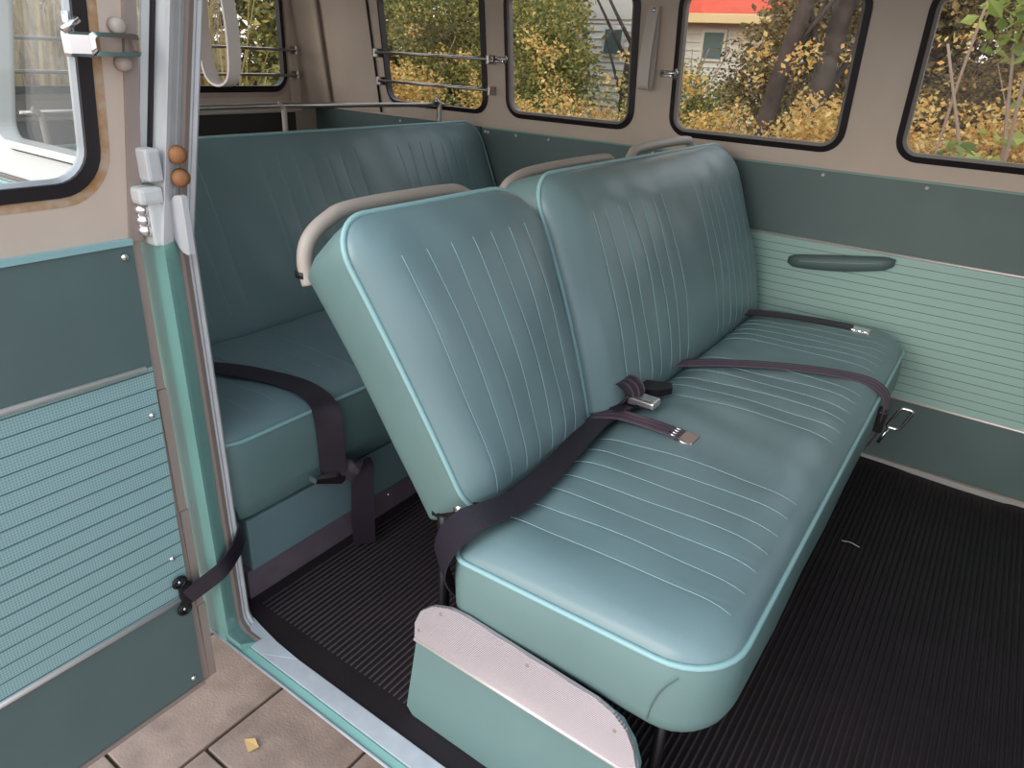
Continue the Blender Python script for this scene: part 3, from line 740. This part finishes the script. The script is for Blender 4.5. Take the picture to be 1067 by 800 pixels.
# chrome luggage rail behind it
rl = empty('luggage_rail', (-1.6, 1.4, .6), label='polished rail standing behind the rear bench', category='rail')
mb = MB(); mb.tube([(-1.615, .63, .848), (-1.615, 1.25, .851), (-1.615, 1.90, .840)], .0065, 10); mb.build('top_bar', M['rail'], rl)
for yy in (.66, 1.245, 1.868):
    mb = MB(); mb.tube(smooth_path([(-1.615, yy-.008, .856), (-1.612, yy+.004, .845), (-1.612, yy+.008, .82), (-1.615, yy+.008, .530)], 5), .007 if yy < 1.8 else .0085, 10); mb.build('support', M['handle'] if yy < 1.8 else M['rail'], rl)
mb = MB(); mb.tube([(-1.62, .63, .848), (-1.75, .62, .84), (-2.3, .62, .80)], .0065, 8); mb.build('side_bar', M['rail'], rl)

# ================================================================== SEAT BELTS
def belt_obj(label, loc): return empty('seat_belt', loc, label=label, category='seat belt')
def X(pts): return smooth_path(pts, 6)
# 1 wide near belt
b1_ = belt_obj('wide black belt lying across the near end of the middle bench', (-.45, .8, .4))
P = X([(-.490, 1.08, .408), (-.486, 1.01, .411), (-.478, .94, .413), (-.468, .86, .413), (-.460, .78, .413), (-.458, .72, .412), (-.466, .672, .414), (-.482, .636, .410), (-.500, .610, .386), (-.511, .602, .350), (-.515, .612, .315), (-.515, .640, .275)])
wd = []; 
for i in range(len(P)):
    t = i/(len(P)-1)
    if t < .55: wd.append((1, -.15, .10))
    else:
        k = (t-.55)/.45; wd.append((1-.25*k, -.15-.75*k, .10+.15*k))
mb = MB(); mb.ribbon(P, wd, [.042+.022*max(0, min(1, (i-20)/25)) for i in range(len(P))], .0018); mb.build('webbing', M['webbing'], b1_)
# 2 belt with tongue
b2_ = belt_obj('short purple-grey belt with metal tongue lying on the middle cushion', (-.4, 1.05, .41))
P = X([(-.512, 1.03, .408), (-.47, 1.050, .414), (-.43, 1.056, .4145), (-.39, 1.056, .415), (-.345, 1.056, .4145)])
mb = MB(); mb.ribbon(P, (0, 1, 0), [.040-.006*i/(len(P)-1) for i in range(len(P))], .002, 0, 1, 1); mb.build('webbing', [M['webpurple'], M['webstripe']], b2_)
mb = MB(); mb.box(-.352, -.318, 1.036, 1.074, .4115, .4145, 0, .001); mb.build('tongue', M['brass'], b2_)
mb = MB()
for k in range(4): mb.tube([(-.366, 1.042+.009*k, .4165), (-.352, 1.040+.009*k, .4165)], .002, 6)
mb.tube([(-.350, 1.034, .414), (-.322, 1.034, .412)], .0025, 6); mb.build('sewn_end', M['chrome'], b2_)
# 3 rolled belt with buckle
b3_ = belt_obj('coiled dark belt with chrome buckle in the gap between the backrests', (-.48, 1.13, .41))
P = []
for i in range(40):
    a = i/39*3.2*pi; r = .023-.010*i/39; P.append((-.488+r*cos(a)*1.2, 1.105+.0003*i, .436+r*sin(a)))
mb = MB(); mb.ribbon(P, (.25, 1, .1), .048, .002, 0, 1, 1); mb.ribbon([(-.487, 1.06, .414), (-.47, 1.11, .417), (-.465, 1.14, .417)], (1, 0, 0), .04, .002); mb.build('webbing', [M['webbing'], M['webpurple']], b3_)
mb = MB(); mb.box(-.472, -.418, 1.090, 1.125, .420, .436, 0, .004); mb.build('buckle', M['chrome'], b3_)
mb = MB(); mb.prism([(-.485, 1.14), (-.44, 1.165), (-.425, 1.195), (-.435, 1.215), (-.49, 1.19)], 2, .416, .430); mb.build('buckle_tip', M['black'], b3_)
# 4 belt across the seat with buckle over the front edge
b4_ = belt_obj('purple-grey belt across the bench cushion hanging over its front edge', (-.1, 1.55, .39))
P = X([(-.520, 1.325, .402), (-.48, 1.355, .413), (-.40, 1.415, .4185), (-.30, 1.475, .421), (-.20, 1.525, .419), (-.135, 1.555, .410), (-.100, 1.570, .392), (-.084, 1.578, .365), (-.080, 1.583, .33), (-.084, 1.585, .29), (-.10, 1.585, .24)])
mb = MB(); mb.ribbon(P, (0.2, 1, 0), [.038]*len(P), .002, 0, 1, 1); mb.build('webbing', [M['webpurple'], M['webstripe']], b4_)
mb = MB(); l_ = [(-.060+q*1.0, 1.600+.006*q, .326+w_) for q, w_ in rrect(-.013, .013, -.026, .026, .008, 4, sh=.35)]
mb.tube(l_, .0035, 8, 0, closed=True); mb.tube([(-.066, 1.60, .30), (-.078, 1.59, .262)], .0035, 6); mb.build('buckle', M['chrome'], b4_)
mb = MB(); mb.box(-.094, -.076, 1.565, 1.60, .295, .345, 0, .003); mb.build('buckle_body', M['black'], b4_)
# 5 far belt
b5_ = belt_obj('thin dark belt with silver tongue at the far end of the bench', (-.3, 1.9, .41))
P = X([(-.54, 1.80, .395), (-.49, 1.820, .407), (-.42, 1.845, .413), (-.34, 1.862, .416), (-.26, 1.885, .414), (-.225, 1.893, .412)])
mb = MB(); mb.ribbon(P, (0, 1, .15), [.032]*len(P), .0022, 0, 1, 1); mb.build('webbing', [M['webbing'], M['webpurple']], b5_)
mb = MB(); mb.box(-.228, -.185, 1.878, 1.912, .408, .412, 0, .001)
for k in range(3): mb.tube([(-.215+.014*k, 1.877, .412), (-.213+.014*k, 1.872, .409)], .003, 6)
mb.build('tongue', M['chrome'], b5_)
# 6 rear bench belt
b6_ = belt_obj('black belt draped over the rear bench and hanging to the floor', (-1.0, .76, .2))
P = X([(-1.33, .66, .386), (-1.25, .700, .394), (-1.17, .738, .397), (-1.09, .765, .396), (-1.03, .778, .394), (-.995, .782, .388), (-.968, .784, .374), (-.955, .784, .350), (-.951, .785, .30), (-.951, .786, .25), (-.951, .787, .214)])
mb = MB(); mb.ribbon(P, [(-.25+.85*max(0, min(1, (i/(len(P)-1)-.45)/.3)), 1-.1*i/len(P), 0) for i in range(len(P))], .052, .002)
P = X([(-.945, .800, .205), (-.938, .812, .222), (-.934, .826, .232), (-.932, .840, .226), (-.932, .846, .20), (-.934, .846, .14), (-.936, .846, .07), (-.938, .848, .010)])
mb.ribbon(P, (.65, .85, 0), .048, .002); mb.build('webbing', M['webbing'], b6_)
mb = MB(); mb.prism([(.730, .226), (.734, .234), (.806, .208), (.804, .196), (.794, .194)], 0, -.958, -.938); mb.build('buckle', M['chrome'], b6_)
mb = MB(); mb.box(-.968, -.944, .792, .812, .195, .222, 0, .003); mb.build('buckle_body', M['black'], b6_)

# ================================================================== small things inside
# armrest pull on far wall
pl = empty('pull_handle', (-.315, YF-.02, .55), label='dark green padded pull handle on the woven wall panel', category='handle')
mb = MB(); pts = []; vs = []
n_ = 16
prof = []
for i in range(n_+1):
    t = i/n_; x = -.448+.262*t; e_ = min(1, ((1-abs(2*t-1))*7)**.5)
    hh = .017+.005*sin(pi*t)
    zc = .523+.042*t-.004*sin(pi*t)
    prof.append((x, zc, hh*max(.55, e_), .030*max(.45, e_)))
for x, zc, hh, dd in prof:
    for k in range(12):
        a = 2*pi*k/12; vs.append((x, YF-.006-max(0, dd*(.5+.5*cos(a))), zc+hh*sin(a)))
mb.add(vs, [(i*12+k, i*12+(k+1) % 12, (i+1)*12+(k+1) % 12, (i+1)*12+k) for i in range(n_) for k in range(12)]+[tuple(range(12)), tuple(n_*12+k for k in range(12))], 0, True)
mb.build('pad', M['panel'], pl)
mb = MB(); mb.tube([(x, YF-.006-dd-.0005, zc+.004) for x, zc, hh, dd in prof[2:-2]], .0012, 6); mb.build('welt', M['panel_edge'], pl)
# hanging straps
def hang_strap(label, x, y, z0, z1, wdir, w, bulge, along):
    e = empty('grab_strap', (x, y, z0), label=label, category='strap')
    A = Vector(along); pts = []
    h = z1-z0
    for t in [i/24 for i in range(25)]:
        a = -pi/2+pi*2*t
        zz = z0+h*(.0+(1-cos(2*pi*t))/2*0)+0
    seq = [(-.2, 1.0), (-.6, .75), (-.95, .45), (-1.0, .22), (-.75, .05), (0, 0), (.75, .05), (1.0, .22), (.95, .45), (.6, .75), (.2, 1.0)]
    P_ = smooth_path([(x+A.x*bulge*a, y+A.y*bulge*a, z0+h*b_) for a, b_ in seq], 6)
    mb = MB(); mb.ribbon(P_, wdir, w, .003); mb.build('loop', M['strap'], e)
    mb = MB(); screw(mb, (x+Vector(wdir).cross(A).x*.0, y, z1-.01), wdir, .01, .008); mb.build('fixing', M['chrome'], e)
hang_strap('pale grab strap hanging between the two far side windows', -.925, yfar(1.05)-.032, .932, 1.14, (1, .25, 0), .030, .018, (0, 1, 0))
hang_strap('pale looped grab strap hanging beside the doorway pillar', -.990, .665, .938, 1.17, (-.26, .96, 0), .026, .026, (.96, .26, 0))

for lb, P in (('short pale lint thread on the black mat by the hanging belt', [(-1.00, .862, .0045), (-.985, .885, .0055), (-.972, .908, .0045)]), ('short pale lint thread on the black mat right of the bench', [(-.086, 1.56, .0045), (-.066, 1.565, .0055), (-.046, 1.56, .0045)])):
    mb = MB(); mb.tube(P, .0011, 5); tag(mb.build('lint_thread', M['strap']), lb, 'thread')
# ================================================================== OUTSIDE
ZG = -.45
m = mat('concrete_paver', (166, 142, 131), .85, bump=.6, bscale=160, var=.10, vscale=14); M['paver'] = m
M['joint'] = mat('dark_joint', (62, 54, 40), .95, bump=.5, bscale=80, var=.25, vscale=25)
mb = MB(); mb.add([(-14, -8, ZG-.012), (12, -8, ZG-.012), (12, 3.2, ZG-.012), (-14, 3.2, ZG-.012)], [(0, 1, 2, 3)], 1)
# running-bond slabs
cw, rh, gap = .29, .45, .008
for i in range(-26, 22):
    xa = -1.122+cw*i; base = .51 if i % 2 == 0 else .37
    for j in range(-12, 5):
        yaa = base+rh*j
        mb.box(xa+gap/2, xa+cw-gap/2, yaa+gap/2, yaa+rh-gap/2, ZG-.03, ZG+random.uniform(-.001, .001), 0, .003)
o = mb.build('paving', [M['paver'], M['joint']]); tag(o, 'pinkish grey concrete slabs beside the van', kind='structure')
M['earth'] = mat('leaf_litter', (120, 104, 58), .95, bump=1, bscale=30, var=.3, vscale=6)
mb = MB(); mb.add([(-40, 2.6, ZG), (30, 2.6, ZG), (30, 40, ZG), (-40, 40, ZG)], [(0, 1, 2, 3)]); mb.add([(-40, -20, ZG-.02), (-14, -20, ZG-.02), (-14, 2.6, ZG-.02), (-40, 2.6, ZG-.02)], [(0, 1, 2, 3)])
mb.add([(-14, -8, ZG-.02), (-3.2, -8, ZG+.001), (-3.2, 2.6, ZG+.001), (-14, 2.6, ZG-.0)], [(0, 1, 2, 3)])
o = mb.build('ground', M['earth']); tag(o, 'leaf-covered ground behind the van', kind='structure')
# dropped leaf on the paving
mb = MB(); mb.add([(-1.07, .575, ZG+.004), (-1.05, .59, ZG+.008), (-1.025, .582, ZG+.006), (-1.035, .56, ZG+.004)], [(0, 1, 2, 3)]); o = mb.build('fallen_leaf', mat('dry_leaf', (214, 176, 120), .7)); tag(o, 'small dry leaf lying on the paving slab', 'leaf')

def leafmat(name, cols, trans=.35):
    m = bpy.data.materials.new(name); m.use_nodes = True; n, l = m.node_tree.nodes, m.node_tree.links; b = n['Principled BSDF']
    g = n.new('ShaderNodeNewGeometry'); r = n.new('ShaderNodeValToRGB'); r.color_ramp.interpolation = 'LINEAR'
    el = r.color_ramp.elements; el[0].position = 0; el[0].color = lin(cols[0]); el[1].position = 1; el[1].color = lin(cols[-1])
    for i, c in enumerate(cols[1:-1]): e = el.new((i+1)/(len(cols)-1)); e.color = lin(c)
    l.new(g.outputs['Random Per Island'], r.inputs[0]); l.new(r.outputs[0], b.inputs['Base Color']); b.inputs['Roughness'].default_value = .6
    t = n.new('ShaderNodeBsdfTranslucent'); l.new(r.outputs[0], t.inputs[0]); x = n.new('ShaderNodeMixShader'); x.inputs[0].default_value = trans
    l.new(b.outputs[0], x.inputs[1]); l.new(t.outputs[0], x.inputs[2]); l.new(x.outputs[0], n['Material Output'].inputs[0]); return m
LY = leafmat('golden_leaves', [(164, 122, 68), (226, 184, 104), (192, 164, 92), (240, 212, 144), (152, 140, 80), (228, 162, 86), (204, 182, 106)])
LG = leafmat('green_leaves', [(76, 88, 50), (130, 136, 76), (168, 164, 98), (100, 112, 66), (212, 190, 112), (150, 132, 82)])
LD = leafmat('dark_leaves', [(66, 60, 46), (116, 104, 74), (150, 128, 90), (92, 82, 62), (190, 154, 96), (120, 126, 78)])
LB = leafmat('broad_leaves', [(92, 116, 56), (136, 152, 74), (166, 172, 92), (108, 130, 64)])
LS = leafmat('reeds', [(190, 164, 100), (160, 134, 78), (212, 188, 128), (130, 118, 68), (180, 134, 72)])
M['bark'] = mat('dark_bark', (66, 54, 48), .9, bump=1, bscale=20, var=.2)
M['twig'] = mat('pale_twig', (150, 126, 110), .8)
def leaves(mbx, n, cx, cy_, cz, rx, ry, rz, s, rnd, mi=0, el=1.6, shell=False):
    for _ in range(n):
        while True:
            a, b_, c_ = rnd.uniform(-1, 1), rnd.uniform(-1, 1), rnd.uniform(-1, 1)
            if a*a+b_*b_+c_*c_ < 1: break
        p = Vector((cx+a*rx, cy_+b_*ry, cz+c_*rz))
        d = Vector((rnd.gauss(0, 1), rnd.gauss(0, 1), rnd.gauss(0, .6)-.3)).normalized(); e_ = d.cross(Vector((rnd.gauss(0, 1), rnd.gauss(0, 1), rnd.gauss(0, 1)))).normalized()
        k = s*rnd.uniform(.6, 1.4); L_ = d*k*el; W_ = e_*k*.5; q = d.cross(e_)*k*.15
        mbx.add([p, p+L_*.5+W_+q, p+L_, p+L_*.5-W_+q], [(0, 1, 2, 3)], mi)
def shrub(name, label, x, y, lm, blobs, n, s, seed, group=None, cat='shrub', stems=5, h=1.4, stemr=.012, lean=.3):
    rnd = random.Random(seed); e = empty(name, (x, y, ZG), label=label, category=cat)
    if group: e['group'] = group
    mb = MB()
    for i in range(stems):
        a = rnd.uniform(0, 2*pi); r_ = rnd.uniform(.1, .5)
        mb.tube(smooth_path([(x+rnd.uniform(-.1, .1), y+rnd.uniform(-.1, .1), ZG), (x+cos(a)*r_*.4, y+sin(a)*r_*.4, ZG+h*.5), (x+cos(a)*r_*1.2+lean*rnd.uniform(-1, 1), y+sin(a)*r_, ZG+h)], 4), [stemr*(1-.5*j/8) for j in range(9)], 6)
    mb.build('stems', M['bark'] if stemr > .03 else M['twig'], e)
    mb = MB(); tot = sum(b_[3]*b_[4]*b_[5] for b_ in blobs)
    for b_ in blobs: leaves(mb, int(n*b_[3]*b_[4]*b_[5]/tot), x+b_[0], y+b_[1], b_[2], b_[3], b_[4], b_[5], s, rnd)
    mb.build('foliage', lm, e, fix=False)
    return e
def blobs(rnd, k, wx, wy, z0, z1, r): return [(rnd.uniform(-wx, wx), rnd.uniform(-wy, wy), rnd.uniform(z0, z1), r*rnd.uniform(.7, 1.2), r*rnd.uniform(.7, 1.2), r*rnd.uniform(.6, 1.1)) for _ in range(k)]
rnd = random.Random(11)
for i, (lb, x, y, wx, h, n_) in enumerate((
   ('golden-leaved shrub low behind the rear side window', -4.75, 5.2, .62, .50, 8000), ('golden-leaved shrub below the second far window', -3.45, 5.3, .55, .42, 7500),
   ('golden-leaved shrub at the foot of the leaning trunk', -2.15, 5.2, .50, .40, 7500), ('golden-leaved shrub right of the leaning trunk', -1.15, 5.0, .42, .50, 7000),
   ('golden-leaved shrub left of the broad-leaved plant', -.30, 5.1, .38, .55, 6500))):
    bl = blobs(rnd, 16, wx, .4, ZG+.3, h+.2, .28)+blobs(rnd, 12, wx, .4, h+.1, h+.75, .10)
    shrub('shrub', lb, x, y, LY, bl, int(n_*1.7), .021, 20+i, 'golden shrubs along the far side', h=1.1, stemr=.005)
for i, (lb, x, y, lm, wx, zz, n_) in enumerate((
   ('green bush filling the rear side window', -6.0, 6.7, LG, .95, 1.9, 17000), ('tall green bush left in the second far window', -4.45, 6.8, LG, .42, 1.9, 11000),
   ('low green bush in front of the red-roofed house', -2.95, 7.2, LG, .55, .45, 9000), ('brown-green thicket beside the leaning trunk', -1.75, 7.4, LD, .55, 1.9, 12000), ('brown-green thicket at the far right', .10, 7.0, LD, .85, 1.9, 15000))):
    shrub('bush', lb, x, y, lm, blobs(rnd, 30, wx, .45, ZG+.4, zz+.3, .36), int(n_*1.7), .027, 50+i, h=1.6, stemr=.010)
for i, (lb, x, y, wx, zz, lm) in enumerate((
   ('tall dark hedge far behind the rear side window', -9.6, 10.6, 1.9, 3.2, LD), ('tall hedge left of the pale house', -6.95, 10.4, .62, 3.2, LG), ('tall dark hedge right of the pale house', -1.9, 10.4, 1.05, 3.2, LD), ('tall dark hedge far behind the rightmost window', 1.2, 10.3, 1.7, 3.2, LD))):
    shrub('hedge', lb, x, y, lm, blobs(rnd, 70, wx, .5, ZG+.2, zz, .5), int(17000*wx+6000), .066, 80+i, cat='hedge', h=3.2, stemr=.03)
shrub('broad_leaved_plant', 'bright green broad-leaved plant at the right edge of the picture', -.06, 3.9, LB, blobs(rnd, 9, .17, .2, .1, 1.35, .2), 520, .046, 70, cat='plant', h=1.6)
# trees
def tree(label, x, y, pts, r, seed, lm=LD, crown=None):
    e = empty('tree', (x, y, ZG), label=label, category='tree'); rn = random.Random(seed)
    P_ = smooth_path([(x+a, y+b_, ZG+c_) for a, b_, c_ in pts], 5)
    mb = MB(); mb.tube(P_, [r*(1-.6*i/(len(P_)-1)) for i in range(len(P_))], 10); mb.build('trunk', M['bark'], e)
    top = P_[-1]
    for k in range(6):
        s_ = P_[int(len(P_)*(.35+.1*k))-1]; a = rn.uniform(0, 2*pi)
        mb = MB(); mb.tube(smooth_path([s_, (s_.x+.25*cos(a), s_.y+.2*sin(a), s_.z+.35), (s_.x+.55*cos(a), s_.y+.45*sin(a), s_.z+.8)], 4), [r*.3*(1-.08*j) for j in range(9)], 6); mb.build('branch', M['bark'], e)
    mb = MB()
    for _ in range(26): leaves(mb, 90, top.x+rn.uniform(-.6, .6), top.y+rn.uniform(-.6, .6), top.z+rn.uniform(-.5, 1.0), .4, .4, .4, .05, rn)
    mb.build('foliage', lm, e, fix=False)
tree('dark trunk leaning right in the third far window', -1.78, 5.9, [(0, 0, 0), (.06, 0, 1.0), (.20, 0, 1.9), (.38, .1, 2.6), (.6, .2, 3.4)], .085, 90, LY)
tree('dark upright trunk near the right edge of the third window', -1.38, 6.2, [(0, 0, 0), (-.05, 0, 1.0), (.0, 0, 2.0), (.1, .1, 3.5)], .12, 91, LD)
tree('trunk between the rear side window and the pale house', -4.0, 8.2, [(0, 0, 0), (-.1, 0, 1.2), (.05, 0, 2.2), (.2, .1, 3.6)], .09, 92, LG)
# pale thin branch
mb = MB(); mb.tube(smooth_path([(-.40, 4.4, ZG), (-.37, 4.4, .5), (-.36, 4.4, 1.0), (-.33, 4.4, 1.5)], 5), .007, 6)
o = mb.build('sapling', M['twig']); tag(o, 'thin pale sapling stem behind the rightmost far window', 'sapling')
# reeds behind the rear window
for i, (x, y, lb) in enumerate(((-6.2, 3.4, 'tall dry grass with plumes, right half of the hatch window'), (-6.0, 2.3, 'tall dry grass with plumes, left half of the hatch window'), (-6.3, 1.2, 'tall dry grass seen past the open door'), (-5.9, .1, 'tall dry grass behind the glass of the open door'))):
    e = empty('grass_clump', (x, y, ZG), label=lb, category='grass', group='dry grass behind the van'); rn = random.Random(100+i); mb = MB()
    for k in range(900):
        bx, by = x+rn.gauss(0, .35), y+rn.uniform(-.65, .65); h = rn.uniform(.9, 2.0); lx, ly = rn.gauss(0, .18), rn.gauss(0, .22); w = rn.uniform(.006, .014)
        P_ = [Vector((bx, by, ZG)), Vector((bx+lx*.3, by+ly*.3, ZG+h*.5)), Vector((bx+lx, by+ly, ZG+h*.95)), Vector((bx+lx*1.8, by+ly*1.8, ZG+h))]
        vs = []
        for q, ww in zip(P_, (w, w, w*.6, .001)): vs += [q+Vector((0, ww, 0)), q-Vector((0, ww, 0))]
        mb.add(vs, [(0, 1, 3, 2), (2, 3, 5, 4), (4, 5, 7, 6)])
    mb.build('blades', LS, e, fix=False)
    mb = MB()
    for k in range(5):
        bx, by = x+.3, y+rn.uniform(-.55, .55); h = rn.uniform(1.95, 2.3)
        mb.tube([(bx, by, ZG), (bx, by+.03, ZG+h)], .005, 5)
        for q in range(60): 
            zz = ZG+h+rn.uniform(-.22, .16); r_ = .035*(1-abs(zz-ZG-h)/.25); p = Vector((bx+rn.uniform(-r_, r_), by+.03+rn.uniform(-r_, r_), zz)); mb.add([p, p+Vector((.003, .008, .02)), p+Vector((0, .012, .04)), p+Vector((.0, -.004, .02))], [(0, 1, 2, 3)])
    mb.build('plumes', mat('plume', (222, 208, 180), .9), e, fix=False)
shrub('hedge', 'dark hedge far behind the dry grass', -10.5, 3.2, LD, blobs(rnd, 110, .9, 3.9, ZG+.3, 3.2, .7), 52000, .07, 130, cat='hedge', h=2.4, stemr=.02)
shrub('hedge', 'pale green hedge at the right side of the hatch window', -9.0, 7.6, LG, blobs(rnd, 60, .7, 1.1, ZG+.2, 3.2, .6), 24000, .06, 131, cat='hedge', h=2.6, stemr=.02)
# house
hs = empty('house', (-6.0, 13, ZG), label='pale clapboard house with red roof behind the trees', category='house')
M['siding'] = mat('siding', (226, 220, 212), .6); M['roof'] = mat('red_roof', (214, 84, 58), .6, var=.06, vscale=5); M['eave'] = mat('eave', (232, 200, 148), .6)
mb = MB(); z = ZG
while z < 1.70: mb.prism([(13.0, z), (12.97, z), (13.0, z+.13), (13.1, z+.13), (13.1, z)], 0, -9.5, -3.2); z += .13
mb.box(-9.5, -3.2, 13.05, 18, ZG, 1.72); mb.build('clapboard_wall', M['siding'], hs)
mb = MB(); mb.prism([(12.6, 1.76), (12.6, 1.82), (15.5, 4.4), (18.5, 1.82), (18.5, 1.76)], 0, -6.1, -2.9); mb.prism([(-9.9, 1.72), (-6.0, 1.72), (-6.0, 4.0), (-8.0, 3.6)], 1, 13.0, 18); mb.build('roof', M['roof'], hs)
mb = MB(); mb.box(-6.1, -2.9, 12.55, 12.66, 1.66, 1.80); mb.build('gutter', M['eave'], hs)
mb = MB(); mb.prism([(-9.7, 1.70), (-6.05, 1.70), (-6.05, 2.5), (-9.7, 2.5)], 1, 12.95, 13.0); mb.build('gable', M['siding'], hs)
for xx in (-6.85, -4.9):
    mb = MB(); mb.box(xx-.22, xx+.22, 12.93, 12.99, 1.08, 1.58); w_ = mb.build('window', M['siding'], hs)
    mb = MB(); mb.box(xx-.17, xx+.17, 12.91, 12.94, 1.13, 1.53); mb.build('pane', M['panel'], w_)
